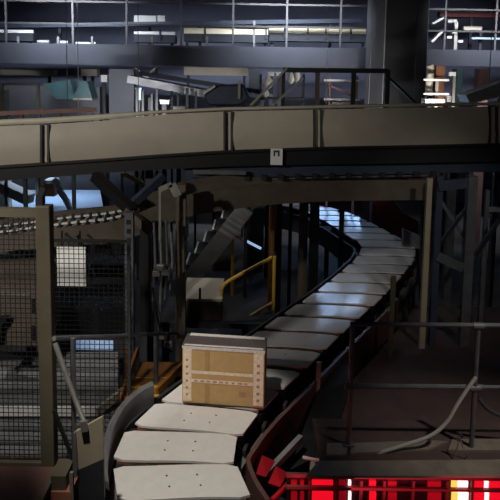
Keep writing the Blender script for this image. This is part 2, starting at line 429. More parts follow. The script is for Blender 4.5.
# ================================================================== LOWER CURVED ROLLER CONVEYOR
FT = [(-160,256,7.1),(0,236,7.4),(60,228,7.5),(120,220,7.7),(180,197,7.9),(240,187,8.15),(300,182,8.4),(360,180.5,8.6),(432,180,8.75)]
rc = thing('curved_roller_conveyor', 'curved brown roller conveyor sweeping beneath the overhead conveyor', 'conveyor', (-1.5, 8, 2.6))
top = catmull([P(x, y, d) for x, y, d in FT], 8)
hgt = [.17+.13*min(1, i/28) for i in range(len(top))]
a = MB()
for i in range(len(top)-1):
    p, q = top[i], top[i+1]; h0, h1 = hgt[i], hgt[i+1]; t = .05
    a.hexa([(p.x,p.y,p.z-h0),(q.x,q.y,q.z-h1),(q.x,q.y+t,q.z-h1),(p.x,p.y+t,p.z-h0),(p.x,p.y,p.z),(q.x,q.y,q.z),(q.x,q.y+t,q.z),(p.x,p.y+t,p.z)])
a.build('side_rail', 'brown_steel', rc)
LATV = Vector((-.12, .85, .0))
a = MB()
for p, q in zip(top, top[1:]):
    p2, q2 = p+LATV, q+LATV
    a.hexa([p2+Vector((0,0,-.2)), q2+Vector((0,0,-.2)), q2+Vector((0,.05,-.2)), p2+Vector((0,.05,-.2)), p2+Vector((0,0,.04)), q2+Vector((0,0,.04)), q2+Vector((0,.05,.04)), p2+Vector((0,.05,.04))])
a.build('side_rail', 'brown_steel', rc)
ta = Arc(top); s = .1
rcyl = None
while s < ta.l[-1]-.1:
    p = ta.at(s)
    sk = -.04 - .16*max(0, min(1, (p.x+2.0)/.8))
    MB().tube([p+Vector((0,.06,sk)), p+LATV+Vector((0,-.01,sk))], .033, 8).build('roller', 'steel', rc); s += .115
s = .06
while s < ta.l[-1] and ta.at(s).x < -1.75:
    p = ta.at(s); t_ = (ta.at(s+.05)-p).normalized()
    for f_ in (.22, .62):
        c = p + LATV*f_ + Vector((0,0,.012)); MB().bar(c, c+t_*.075, .05, .02).build('pale_bar', 'white', rc)  # short pale bars in two rows above the rollers
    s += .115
for i in (10, 27):
    p = top[i] + LATV*.5; MB().box((p.x-.05, p.y-.05, 0), (p.x+.05, p.y+.05, p.z-.08)).build('leg', 'dark_grey', rc)
# ================================================================== LEFT SIDE: posts and braces under the conveyor
def single(name, label, cat, mb, m, group=None, bevel=0):
    return tag(mb.build(name, m, None, bevel), label, cat, group)
pc = single('support_post', 'brown steel support post standing just left of the carton', 'post', post(181, 270, 7.6, .125, pytop=184), 'brown_steel', 'conveyor support posts')
brc = thing('diagonal_brace', 'dark V-shaped brace under the left part of the overhead conveyor', 'brace', P(133, 212, 7.9))
MB().bar(P(163,176,8.2), P(126,210,7.85), .10, .10).build('brace_arm', 'blue_steel', brc)
MB().bar(P(95,176,8.2), P(133,212,7.75), .13, .13).build('brace_arm', 'black', brc)
MB().bar(P(126,210,7.72), P(152,232,7.62), .10, .10).build('brace_arm', 'brown_steel', brc)
MB().bar(P(146,226,7.80), P(146,330,7.80), .14, .14).build('brace_leg', 'black', brc)
yb = thing('yellow_guard_rail', 'short yellow and grey handrail end seen under the overhead conveyor', 'handrail', P(123, 200, 10.5))
MB().bar(P(124,174,10.6), P(144,184,10.5), .05, .07).build('rail', 'yellow', yb); post(122.5, 190, 10.6, .05, pytop=173, z0=0).build('post', 'zinc', yb)
single('conveyor_end_bracket', 'pale bent metal bracket beside the brown post under the conveyor', 'bracket',
       MB().bar(P(159,190,7.2), P(172,184,7.2), .03, .06).bar(P(172,184,7.2), P(178,196,7.2), .03, .10).bar(P(160,188,7.2), P(160,240,7.2), .03, .03), 'zinc')

# ================================================================== MACHINE GUARD FENCE (left foreground)
DF = 5.2
fz0 = P(45, 465, DF).z
fe = thing('machine_guard_fence', 'tan framed machine guard fence with wire mesh panels at left', 'fence', (P(47,465,DF).x, DF, 0))
px_ = P(47, 330, DF)
MB().box((px_.x-.062, DF-.06, 0), (px_.x+.062, DF+.06, P(47,205,DF).z)).build('post', 'tan_paint', fe, .008)
xl = P(-160, 300, DF).x; DE = 6.15; xr = P(129, 300, DE).x
zt = P(20, 208, DF).z
MB().box((xl, DF-.04, zt-.075), (px_.x-.063, DF+.04, zt)).build('top_rail', 'tan_paint', fe)
MB().box((xl, DF-.05, fz0-.04), (px_.x-.063, DF+.05, fz0+.05)).build('bottom_rail', 'brown_steel', fe)
MB().box((px_.x+.063, DF-.05, fz0-.04), (P(76,464,DF).x, DF+.05, fz0+.02)).build('bottom_rail', 'brown_steel', fe)
cx_ = P(41, 195, DF); MB().bar((px_.x-.04, DF, zt+.001), (px_.x-.04, DF, zt+.10), .06, .05).bar((px_.x-.04,DF,zt+.1),(px_.x-.0,DF,zt+.19), .05,.05).build('latch', 'black', fe)
def wires(x0, x1, z0, z1, pitch, r, name, m, parent, d=DF, d1=None):
    a = MB(); d1 = d if d1 is None else d1; L_ = math.hypot(x1-x0, d1-d); n_ = int(L_/pitch)
    for i in range(n_+1):
        k = i*pitch/L_; x, y = x0+(x1-x0)*k, d+(d1-d)*k; a.bar((x, y, z0), (x, y, z1), r, r)
    z = z0
    while z <= z1: a.bar((x0, d-r, z), (x1, d1-r, z), r, r); z += pitch
    return a.build(name, m, parent, kind='stuff')
wires(xl, px_.x-.065, fz0+.06, zt-.08, .045, .0055, 'wire_mesh', 'black', fe)
wires(P(50, 300, DE).x, xr, P(80,458,DE).z, P(120,242,DE).z, .052, .0065, 'wire_mesh', 'black', fe, DE)
MB().bar((P(50, 300, DE).x, DE, 0), (P(50, 300, DE).x, DE, P(129,240,DE).z), .03, .03).build('mesh_frame_bar', 'dark_grey', fe)
MB().bar((P(50, 300, DE).x+.016, DE, P(129,240,DE).z-.016), (xr-.016, DE, P(129,240,DE).z-.016), .03, .03).build('mesh_frame_bar', 'black', fe)
MB().bar((xr, DE, 0), (xr, DE, P(129,240,DE).z), .03, .03).build('mesh_frame_bar', 'dark_grey', fe)
# pipe rail in front of the fence
hr = thing('pipe_rail', 'thin grey pipe handrail with slanting brace in front of the mesh fence', 'handrail', (P(73,420,4.9).x, 4.9, 0))
MB().tube([P(54,338.5,4.9), P(120,336,6.0), P(176,333,7.5)], .022).build('top_pipe', 'mid_grey', hr)
p = P(74,400,4.9); MB().tube([(p.x,4.9,0), (p.x,4.9,P(74,338,4.9).z)], .021).build('post', 'mid_grey', hr)
p = P(156,380,6.95); MB().tube([(p.x,6.95,0), (p.x,6.95,P(156,334,6.95).z)], .03).build('post', 'mid_grey', hr)
MB().tube([P(55,343,4.86), P(66,375,4.80), P(80,412,4.7), P(85,424,4.65)], .022).build('brace', 'zinc', hr)
MB().tube([P(54,410,4.95), P(74,462,4.95)], .02).build('brace', 'black', hr)
# foreground bent sheet guard
g = thing('sheet_metal_guard', 'bent tan sheet metal guard standing left of the front trays', 'guard plate', (P(90,470,4.3).x, 4.3, 0))
MB().prism([P(75.5,432,4.3), P(102.5,417,4.3), P(103.5,459,4.3), P(78,470,4.3)], (0,.03,0)).build('upper_plate', 'guard_tan', g)
q0, q1 = P(78,470.2,4.3), P(103.5,459.2,4.3)
MB().prism([q0, q1, Vector((q1.x,4.38,0)), Vector((q0.x,4.38,0))], (0,.03,0)).build('lower_plate', 'dark_grey', g)
MB().bar(P(74.8,432,4.29), P(77,470,4.29), .012, .03, (0,1,0)).build('edge_strip', 'zinc', g)
MB().bar(P(83,421,4.28), P(85,431,4.28), .05, .03, (0,1,0)).build('clip', 'zinc', g)
# maroon machine cover bottom left
mc = thing('machine_cover', 'rounded maroon brown machine cover in the bottom left corner', 'machine cover', (P(0,490,4.6).x, 4.6, 0))
x0, x1 = P(-160,480,4.5).x, P(42,480,4.5).x; z1_ = P(20,470,4.9).z
pr = [(4.35,0),(4.35,z1_-.16)] + [(4.35+.16*(1-math.cos(q)), z1_-.16+.16*math.sin(q)) for q in (math.pi/8, math.pi/4, 3*math.pi/8, math.pi/2)] + [(4.95,z1_),(4.95,0)]
mm = MB().prism([(x0, y, z) for y, z in pr], (x1-x0-.03, 0, 0)); mm.smooth = True; mm.build('cover_shell', 'maroon', mc)
MB().sweep([(x1-.03+.02, y-.012 if i < 6 else y, z+.004) for i, (y, z) in enumerate(pr[1:7])], [(-.02,-.03),(.02,-.03),(.02,.008),(-.02,.008)], up=(1,0,0)).build('edge_trim', 'brown_steel', mc)
# short roller / box details between cover and guard
sd = thing('low_bracket_frame', 'small pale bracket frame between the maroon cover and the tan guard', 'bracket', (P(64,490,4.7).x, 4.7, 0))
xa = P(52,490,4.75).x; xb = P(73,490,4.75).x
MB().box((xa, 4.7, 0), (xb, 4.95, P(60,488,4.75).z)).build('lower_block', 'box_brown', sd)
MB().box((xa, 4.72, P(60,487.9,4.75).z), (xb-.05, 4.95, P(60,474,4.75).z)).build('plate', 'tan_paint', sd)
MB().bar((xb, 4.72, 0), (xb, 4.72, P(70,472,4.72).z), .03, .03).build('upright', 'zinc', sd)

# curved side guard on the left of the near trays
cg = [(152,384),(139,391),(126,402),(116,416),(109,432),(105,450),(104,470),(106,492)]
gp = catmull([PZ(x, y, 1.62) for x, y in cg], 6)
cgo = thing('curved_side_guard', 'dark grey curved side guard hugging the left edge of the front trays', 'side guard', gp[20]*1.0-Vector((0,0,1.62)))
MB().sweep(gp, [(-.03,-.34),(.03,-.34),(.03,.0),(.0,.035),(-.03,.0)]).build('guard_strip', 'grey', cgo)
MB().sweep(gp[::1], [(.031,-.10),(.045,-.10),(.045,-.03),(.031,-.03)]).build('rubbing_strip', 'black', cgo)
for i in (4, 22, 36):
    q = gp[i]; MB().box((q.x-.09, q.y-.03, 0), (q.x-.031, q.y+.03, 1.5)).build('bracket_leg', 'dark_grey', cgo)

# orange chute by the carton
oc = thing('orange_chute', 'dull orange discharge chute behind the curved guard left of the carton', 'chute', P(150, 410, 6.9))
MB().prism([P(122,404,6.6), P(158,404,6.6), P(181,362,7.3), P(140,362,7.3)], (0,.02,-.05)).build('chute_bed', 'orange', oc)
MB().bar(P(157,392,6.7), P(184,364,7.2), .03, .09).build('side_wall', 'orange', oc)
MB().bar(P(120,402,6.62), P(138,350,7.3), .03, .12).build('side_wall', 'orange', oc)
MB().bar(P(128,388,6.8), P(128,345,6.8), .06, .03, (0,1,0)).build('upright', 'orange', oc)
for x, y, s_ in ((128,404,6.6),(157,404,6.6)):
    q = P(x, y, s_); MB().box((q.x-.03, q.y+.03, 0), (q.x+.03, q.y+.08, q.z-.06)).build('leg', 'dark_grey', oc)
for i in range(4):
    y = 369+i*9; MB().bar(P(140-i*4.5, y, 7.2-.17*i), P(178-i*5.5, y, 7.2-.17*i)+Vector((0,0,.0)), .03, .02).build('cross_bar', 'yellow', oc)

# ---------------- behind the mesh
D1 = 7.0
ch = thing('slatted_grey_chute', 'grey slatted chute bed with white edge rail behind the wire mesh', 'chute', P(50, 455, 6.0))
MB().prism([P(-40,462,6.35), P(118,462,6.35), P(118,352,7.6), P(-40,352,7.6)], (0,.03,-.04)).build('chute_bed', 'grey', ch)
for i in range(9):
    k = i/9; y = 456-100*k; d = 6.0+1.5*k*1.0
    pa = P(-40,462,6.35).lerp(P(-40,352,7.6), k+.04); pb = P(118,462,6.35).lerp(P(118,352,7.6), k+.04)
    MB().bar(pa+Vector((0,0,.02)), pb+Vector((0,0,.02)), .05, .025).build('slat', 'grey', ch)
MB().bar(P(-40,411,6.75), P(98,411,6.75), .05, .10).build('edge_rail', 'white', ch)
MB().bar(P(98,411,6.75), P(127,388,7.0), .05, .09).build('edge_rail', 'cream', ch)
for x in (-10, 100):
    q = P(x, 455, 6.45); MB().box((q.x-.04, 6.5, 0), (q.x+.04, 6.58, q.z-.08)).build('leg', 'dark_grey', ch)
dc = thing('dark_control_cabinet', 'dark cabinet with a pale blue glowing sheen strip behind the wire mesh', 'cabinet', P(90, 335, 8.0))
pbox(54,309,127,338,7.9,.5).build('cabinet_body', 'black', dc)
pbox(54,338.2,127,357,7.9,.5).build('lower_body', 'dark_grey', dc)
pbox(76,340,113,350,7.88,.018).build('sheen_strip', 'sheen', dc)
for x in (60, 121): post(x, 360, 8.3, .06, ztop=P(x,357,7.9).z-.001).build('leg', 'dark_grey', dc)
nb = thing('white_notice_board', 'white rectangular board hanging behind the mesh under the roller conveyor', 'board', P(71,286,7.0))
pbox(57,247.5,85.5,286,7.0,.03).build('board', 'white', nb)
for x in (62, 80): MB().bar(P(x,249,7.045), P(x,232,7.45), .025, .025).build('hanger', 'black', nb)
MB().bar(P(76,236,7.3), P(93,278,7.3), .10, .05).build('strut', 'dark_grey', nb)
tm = thing('tan_machine_housing', 'tan machine housing with dark slots behind the mesh at far left', 'machine', P(10, 380, 7.2))
pbox(-50,276,40,345,7.0,.78).build('housing', 'brown_steel', tm)
for y0, y1 in ((299,313),(351-25,340)): pbox(31.5,y0,34.5,y1,6.98,.018).build('slot', 'black', tm)
MB().prism([P(-12,318,6.9), P(9,316,6.9), P(1,327,6.9), P(-2,352,6.9), P(23,360,6.9), P(-12,360,6.9)], (0,.05,0)).build('arm', 'black', tm)
for x in (-30, 30): post(x, 380, 7.70, .07, ztop=P(x,345,7.0).z-.001).build('leg', 'dark_grey', tm)
pbox(-50,292.5,30,295,6.985,.012).build('trim_line', 'zinc', tm)
single('grey_machine_beam', 'dark machine beam spanning behind the mesh above the housing', 'beam', pbox(-60,262,125,276,9.4,.4), 'dark_grey')
def ladder_post(px, label, d=7.3):
    o = thing('perforated_post', label, 'post', (P(px,300,d).x, d, 0), 'perforated posts behind the mesh fence')
    chn = post(px, 300, d, .105, pytop=212).build('channel', 'mid_grey', o)
    q = P(px, 300, d); zt_ = P(px,214,d).z
    for i in range(22): MB().box((q.x-.028, d-.056, zt_-.06-i*.115), (q.x+.028, d-.0530, zt_-.12-i*.115)).build('slot', 'black', chn)
    return o
ladder_post(130, 'perforated light grey post standing behind the mesh left of the black brace leg')
cbm = thing('cable_bundle', 'bundle of grey cables and small valves hanging left of the brown post', 'cables', P(162, 330, 7.2))
for i, (x, y0, y1) in enumerate(((154,222,300),(160,215,330),(166,220,300),(171,232,290))):
    MB().tube([P(x,y0,7.2+.02*i), P(x+1.5,(y0+y1)/2,7.2+.02*i), P(x-1,y1,7.2+.02*i)], .016).build('cable', 'zinc' if i % 2 else 'mid_grey', cbm)
for x, y in ((160,268),(165,273),(156,274),(163,337),(168,345)): pbox(x-4,y-3,x+4,y+3,7.12,.06).build('valve', 'zinc', cbm, .01)
MB().tube([P(152,287,7.15), P(160,330,7.15), P(163,345,7.15), P(172,352,7.15)], .014).build('cable', 'black', cbm)

# ================================================================== PLATFORM, STAIR, YELLOW RAIL, CABINET
pf = thing('dark_platform', 'dark steel platform beneath the yellow handrail', 'platform', (-1, 9.6, 0))
xa = P(162, 320, 9.0).x; xb = P(272, 320, 9.0).x
MB().box((xa, 8.75, 1.10), (xb, 11.2, 1.18)).build('platform_deck', 'dark_grey', pf)
for x in (xa+.08, xb-.08):
    for y in (8.85, 11.1): MB().box((x-.05, y-.05, 0), (x+.05, y+.05, 1.099)).build('leg', 'dark_grey', pf)
cab = thing('beige_cabinet', 'beige machine cabinet with pale top behind the carton', 'cabinet', P(203, 330, 8.9))
x0, x1 = P(184,300,8.85).x, P(221,300,8.85).x; zc = P(203,301,8.85).z
MB().box((x0, 8.85, 1.181), (x1, 9.45, zc)).build('cabinet_body', 'brown_steel', cab, .01)
MB().hexa([(x0-.02,8.83,zc+.001),(x1+.02,8.83,zc+.001),(x1+.02,9.5,zc+.10),(x0-.02,9.5,zc+.10),(x0-.02,8.83,zc+.04),(x1+.02,8.83,zc+.04),(x1+.02,9.5,zc+.14),(x0-.02,9.5,zc+.14)]).build('cabinet_top', 'cream', cab)
MB().bar(P(200,299,8.8), P(200,288,8.8), .03, .03, (0,1,0)).build('knob', 'black', cab)
st = thing('steel_stair', 'grey steel stair with pale tread edges rising under the curved conveyor', 'stair', P(190, 290, 9.8))
s0, s1 = P(183, 290, 9.8), P(246, 208, 9.8)
MB().bar(s0, s1, .04, .28).build('stringer', 'grey', st)
sv = Vector((-.0, .75, 0)); MB().bar(s0+sv, s1+sv, .04, .28).build('stringer', 'mid_grey', st)
for i in range(7):
    q = s0.lerp(s1, (i+.5)/7) + Vector((-.02,0,.12))
    trd = MB().box((q.x-.17, q.y+.03, q.z-.02), (q.x+.09, q.y+.72, q.z+.0)).build('tread', 'dark_grey', st)
    MB().box((q.x-.175, q.y+.03, q.z+.001), (q.x-.145, q.y+.72, q.z+.012)).build('tread_nosing', 'white', trd)
for t_ in (0, .72): MB().bar((s1.x, s1.y+t_+.05, 0), (s1.x, s1.y+t_+.05, s1.z), .06, .06).build('leg', 'dark_grey', st)
MB().bar((s0.x+.1, s0.y, 1.181), (s0.x+.1, s0.y, s0.z), .06, .06).build('leg', 'dark_grey', st)
yr = thing('yellow_handrail', 'yellow tubular handrail with rounded end behind the carton', 'handrail', (P(270,310,9.2).x, 9.2, 1.18))
MB().tube(catmull([P(221.5,306,8.95), P(221.5,292,8.95), P(224,285,8.97), P(232,279,9.0), P(252,268,9.1), P(268,259.5,9.2), P(272,257,9.22)], 5), .028).build('top_rail', 'yellow', yr)
MB().tube([P(234,326,9.0), P(252,315,9.1), P(272,303,9.22)], .026).build('mid_rail', 'yellow', yr)
q = P(274, 280, 9.24); MB().tube([(q.x,9.24,1.18), (q.x,9.24,P(273,256,9.24).z)], .028).build('post', 'yellow', yr)
q = P(221.5, 300, 8.95); MB().tube([(q.x,8.95,1.18), (q.x,8.95,P(221,303,8.95).z)], .026).build('post', 'yellow', yr)
single('orange_pole', 'tall orange yellow pole beside the yellow handrail', 'pole', (lambda a: a)(MB().tube([(P(271.5,250,9.35).x,9.35,1.18),(P(271.5,250,9.35).x,9.35,P(271.5,202,9.35).z)], .052)), 'orange')
ly = thing('yellow_lamp_post', 'thin yellow post with a small tube lamp behind the handrail', 'post', (P(233,270,9.9).x, 9.9, 1.18))
q = P(232.5, 260, 9.9); MB().tube([(q.x,9.9,1.18), (q.x,9.9,P(232,236,9.9).z)], .03).build('post', 'yellow', ly)
MB().bar(P(234,235,9.9), P(242,239.5,9.9), .04, .04).build('bracket', 'yellow', ly)
tb = thing('tube_lamp', 'short slanting fluorescent tube lamp between the stair and the orange pole', 'lamp', P(254, 245, 10.0))
MB().bar(P(246,241,10.05), P(262,249,10.05), .05, .03).build('housing', 'mid_grey', tb); MB().bar(P(247,241.3,10.0), P(261,248.6,10.0), .035, .035).build('tube', 'tube_light', tb)
single('blue_grey_panel', 'dark blue grey machine panel behind the stair top', 'panel', pbox(249,208,264,236,11.3,.2,z0=0), 'teal')
for px, d, wd, m, pt, lab in ((247,10.6,.12,'brown_steel',202,'brown grey column post right of the stair top'),
        (267,10.9,.09,'black',195,'narrow black post just left of the orange pole'),
        (279,11.4,.10,'black',194,'black post just right of the orange pole'),
        (290,11.8,.07,'black',194,'thin black post between the two lit gaps right of the orange pole'),
        (303,11.2,.16,'tan_paint',194,'wide tan post left of the thick black column before the far trays'),
        (314,10.9,.16,'black',190,'thick black column standing in front of the far blue trays'),
        (341,12.2,.09,'black',192,'thin dark post crossing the far blue trays')):
    single('support_post', lab, 'post', post(px, 240, d, wd, pytop=pt), m, 'conveyor support posts')
fr = thing('motor_bracket', 'small drive motor with pale cylinders hanging under the curved conveyor', 'motor', P(345,195,9.3))
pbox(330,184,360,197,9.25,.3).build('mount_plate', 'black', fr)
MB().tube([P(338,193,9.1), P(338,193,9.25)], .06, 12).build('cylinder', 'mid_grey', fr)
MB().tube([P(346,193,9.1), P(346,193,9.25)], .06, 12).build('cylinder', 'mid_grey', fr)
MB().tube([P(358,188,9.1), P(358,188,9.25)], .03, 12).build('knob', 'zinc', fr)
MB().tube([P(347,197,9.2), P(345,204,9.2), P(338,212,9.2)], .015).build('cable', 'tan_paint', fr)

# ================================================================== RIGHT SUPPORT FRAME, RED PANEL
rf = thing('steel_gantry', 'grey braced steel support frame under the right end of the overhead conveyor', 'gantry', (P(450,300,8.3).x, 8.3, 0))
post(426, 250, 8.25, .075, pytop=178).build('light_post', 'guard_tan', rf)
post(436, 250, 8.35, .09, pytop=176).build('post', 'blue_steel', rf)
post(468, 250, 8.35, .13, pytop=176).build('post', 'mid_grey', rf)
post(484, 250, 8.9, .06, pytop=190).build('post', 'mid_grey', rf)
MB().bar(P(438,186,8.3), P(467,183,8.3), .06, .14).build('cross_beam', 'blue_steel', rf)
MB().bar(P(437,256,8.3), P(463,268,8.3), .05, .13).build('cross_beam', 'mid_grey', rf)
MB().bar(P(437,248,8.42), P(468,206,8.42), .05, .05).build('diagonal', 'black', rf)
MB().bar(P(440,200,8.45), P(466,240,8.45), .05, .05).build('diagonal', 'mid_grey', rf)
MB().bar(P(475,256,8.6), P(502,215,8.6), .06, .06).build('diagonal', 'black', rf)
MB().bar(P(436,300,8.35), P(468,318,8.35), .04, .10).build('cross_beam', 'dark_grey', rf)
rp = thing('red_machine', 'dark red machine housing behind the far trays', 'machine', P(395,240,14.6))
pbox(372,180,440,243,14.6,.3,z0=0).build('panel_body', 'red_paint', rp)
gc = thing('grey_spiral_chute', 'grey curved chute sheet hanging right of the red panel', 'chute', P(410,240,12.2))
MB().prism([P(392,196,12.2), P(420,194,12.2), P(420,222,12.2), P(404,214,12.2)], (0,.1,0)).build('upper_sheet', 'mid_grey', gc)
MB().prism([P(403,229,12.0), P(420,236,12.0), P(420,249,12.0), P(403,246,12.0)], (0,.1,0)).build('lower_sheet', 'grey', gc)
MB().bar(P(420,200,12.3), P(420,300,12.3), .05, .05).build('hanger', 'dark_grey', gc)
for lab, x, y, d, m in (('small bright fitting on the dark right edge behind the support frame', 495, 210, 10.5, 'white'),):
    o = thing('junction_box', lab, 'box', P(x, y, d)); pbox(x-7,y-2,x+9,y+2,d,.1).build('housing', m, o); pbox(x-8,y+5,x-3,y+8,d,.1).build('socket', 'zinc', o)
    post(x+12, 260, d+.06, .06, pytop=190).build('mounting_post', 'dark_grey', o)

# ================================================================== RIGHT FOREGROUND: deck, railing, conduit, red scanner
DR = 5.26
dk = thing('walkway_deck', 'brown steel walkway deck with loose plates behind the right railing', 'deck', (P(400,470,5.4).x, 5.5, 0))
dz = TZ
def on(px, py, z): return PZ(px, py, z)
xa = on(322, 470, dz).x; xr_ = on(700, 470, dz).x
MB().box((xa, 5.03, dz-.05), (xr_, 5.72, dz-.012)).build('deck_frame', 'maroon_dark', dk)
for poly in ([(318,463),(700,460),(700,478),(306,478)], [(327,445),(348,445),(346,456),(326,457)], [(352,445),(428,442),(448,443),(428,451),(350,455)], [(452,441),(700,439),(700,452),(448,452)]):
    MB().prism([on(x, y, dz-.011) for x, y in poly], (0,0,.02)).build('deck_plate', 'deck', dk)
for x in (xa+.1, (xa+xr_)/2, xr_-.1):
    MB().box((x-.05, 5.55, 0), (x+.05, 5.65, dz-.051)).build('leg', 'dark_grey', dk)
rl = thing('walkway_railing', 'dark pipe guard railing across the right foreground', 'railing', (P(415,465,DR).x, DR, dz))
def rr(px, py): return P(px, py, DR)
zt_ = rr(415, 325).z; zm = rr(415, 387).z
xp0 = rr(350, 400).x; xp1 = rr(474, 400).x
MB().tube([(xp0-.02, DR, zt_), (rr(700,325).x, DR, zt_+.02)], .022).build('top_rail', 'mid_grey', rl)
MB().tube([(xp0-.02, DR, zm), (xp1+.08, DR, zm+.01)], .023).build('mid_rail', 'mid_grey', rl)
MB().tube([(xp1+.081, DR, zm+.01), (rr(700,386).x, DR, zm+.02)], .018).build('mid_rail', 'mid_grey', rl)
for x in (xp0, xp1):
    MB().tube([(x, DR, dz+.012), (x+.0, DR, zt_)], .024).build('post', 'mid_grey', rl)
MB().box((xp0-.05, DR-.04, dz+.0095), (xp0+.05, DR+.04, dz+.022)).build('foot_plate', 'mid_grey', rl)
for x, z in ((xp0, zm), (xp1, zm), (xp1, zt_)): MB().tube([(x-.05, DR, z), (x+.05, DR, z)], .034, 10).build('pipe_clamp', 'mid_grey', rl)
single('leaning_pole', 'short pale pole standing behind the railing beside the trays', 'pole', (lambda m: m)(MB().bar(P(393.5,276,8.0), (P(390,350,7.9).x, 7.9, 0), .06, .06)), 'tan_paint')
MB_c = MB().tube(catmull([P(303,457.5,5.35), P(318,460,5.3), P(345,461,5.2), P(375,454,5.18), P(405,445,5.18), P(430,436,5.18), P(446,423,5.19), P(457,405,5.2), P(466,391,5.21), P(476,377,5.215)], 6), .017)
single('flexible_conduit', 'grey flexible conduit curving from the deck up to the railing post', 'conduit', MB_c, 'pale_pipe')
single('conduit_stub', 'short grey conduit piece crossing right of the railing post', 'conduit', MB().tube(catmull([P(478,398,5.3), P(488,409,5.3), P(505,417,5.3), P(540,428,5.3)], 5), .02), 'dark_grey')
hk = thing('wire_hanger', 'thin triangular wire hanger hooked in front of the deck near the railing post', 'hanger', P(460,480,5.1))
MB().tube([P(459.5,437,5.1), P(458,446,5.1), P(452.5,460,5.1), P(452.5,480,5.1)], .007, 6).build('wire', 'zinc', hk)
MB().tube([P(459.5,437,5.1), P(463,447,5.1), P(467,456,5.1), P(464,466,5.1), P(466,480,5.1)], .007, 6).build('wire', 'zinc', hk)
MB().tube([P(458.5,432,5.1), P(462.5,436,5.1), P(458.5,440,5.1)], .012, 6).build('hook', 'dark_grey', hk)
# red scanner light bank below the deck edge
DS = 5.0
sc = thing('red_scanner_bank', 'bank of glowing red scanner lights below the walkway deck edge', 'scanner', (P(400,500,DS).x, DS, 0))
def sbox(x0, y0, x1, y1, off, th, nm, m): return pbox(x0, y0, x1, y1, DS+off, th).build(nm, m, sc)
zb = P(400, 530, DS).z
sbox(286, 477.5, 700, 481, -.01, .03, 'frame_bar', 'maroon'); sbox(286, 490, 700, 492.5, -.01, .03, 'frame_bar', 'maroon'); sbox(280, 515, 700, 519, -.01, .03, 'frame_bar', 'maroon')
pbox(286, 481, 700, 530, DS+.05, .015, z0=.0).build('back_panel', 'black', sc)
for x0, x1, m in ((291,297,'led_dim'),(300,304,'led_dim'),(312,333,'led_red'),(339,346,'led_dim'),(348.5,351,'led_hot'),(369.5,376,'led_red'),(388,396.5,'led_dim'),
                  (428,441,'led_dim'),(452,457.5,'led_amber'),(458.5,468,'led_hot'),(474.5,484,'led_red'),(484.3,488.5,'led_hot'),(489,508,'led_red'),(515,530,'led_red'),(545,552,'led_dim'),(570,590,'led_red'),(610,618,'led_dim'),(640,662,'led_red')):
    for y0, y1 in ((481.5, 489.5), (493, 514.5)):
        sbox(x0, y0, x1, y1, .02, .028, 'light_segment', m)
for x in (308, 336, 360, 383, 412, 446, 471): sbox(x, 481.2, x+2.5, 514.8, .0, .05, 'divider', 'maroon')
pl = bpy.data.lights.new('scanner_glow', 'POINT'); pl.energy = 2.5; pl.color = (1, .04, .08); pl.shadow_soft_size = .1
lo = bpy.data.objects.new('scanner_glow', pl); COL.objects.link(lo); lo.location = P(300, 484, 4.85)
area('scanner_spill', P(430, 500, 4.8), P(430, 420, 6.2), .25, 3, (1, .06, .10), 180, 1.4).rotation_euler.rotate_axis('Z', math.pi/2)
# sloping chute walls between trays and deck
cw = thing('sloping_chute_wall', 'dark sloping chute wall with tan edge bar between trays and deck', 'chute', (P(300,470,6.0).x, 6.2, 0))
MB().prism([P(290,470,5.5), P(330,450,5.8), P(352,380,6.9), P(341,349,7.5), P(316,395,6.5), P(303,430,6.0)], (.02,.03,-.03)).build('chute_bed', 'black', cw)
MB().bar(P(268,473,5.25), P(301,438,5.7), .05, .07).build('edge_bar', 'grey', cw)
MB().bar(P(319,362,6.7), (P(313,420,6.3).x, 6.4, .0), .05, .06).build('upright', 'guard_tan', cw)
MB().prism([P(256,474,5.15), P(262,455,5.35), P(275,461,5.35), P(266,477,5.15)], (0,.015,-.015)).build('red_lit_patch', 'red_plate', cw)  # red colour stands in for red light falling on the chute edge
MB().prism([P(268,483,5.05), P(276,466,5.22), P(288,473,5.22), P(280,487,5.05)], (0,.015,-.015)).build('red_lit_patch', 'red_plate', cw)
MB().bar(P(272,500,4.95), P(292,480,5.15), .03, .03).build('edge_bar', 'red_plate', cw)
MB().bar((P(330,420,6.3).x, 6.4, 0), P(330,425,6.4), .06, .06).build('leg', 'dark_grey', cw)
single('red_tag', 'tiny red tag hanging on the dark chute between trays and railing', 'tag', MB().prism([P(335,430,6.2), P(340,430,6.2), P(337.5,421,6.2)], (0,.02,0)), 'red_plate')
# dark lower belt behind the railing
lb = thing('dark_lower_belt', 'dark belt conveyor bed lying behind the right railing', 'conveyor', (P(440,400,7).x, 7, 0))
edge = [q for q in (arc.offset(u1 + .02*i, .80) for i in range(500)) if 6.05 < q.y < 9.9]
edge = [q for i, q in enumerate(edge) if i % 12 == 0 and (i == 0 or q.y > edge[i-1].y)]
xR = P(700,430,6.05).x; xL = edge[0].x
MB().prism([(q.x, q.y, 1.0) for q in edge] + [(xR, edge[-1].y, 1.0), (xR, edge[0].y, 1.0)], (0,0,.08)).build('belt', 'maroon_dark', lb)
MB().box((max(xL, P(352,430,6.05).x), edge[0].y-.05, .9), (xR, edge[0].y-.005, 1.2)).build('side_frame', 'maroon', lb)
for x, y in ((xL+.5, 6.4), (xR-.2, 6.4), (edge[-1].x+.3, 9.6), (xR-.2, 9.6)): MB().box((x-.05, y-.05, 0), (x+.05, y+.05, .999)).build('leg', 'dark_grey', lb)
mb_ = thing('warning_light', 'small red warning light strip on the dark conveyor behind the railing', 'warning light', P(403,342,8.9))
pbox(395,340.5,414,343.5,8.9,.05).build('lens', 'led_dim', mb_); pbox(393,343.7,416,352,8.9,.08,z0=1.081).build('base', 'black', mb_)

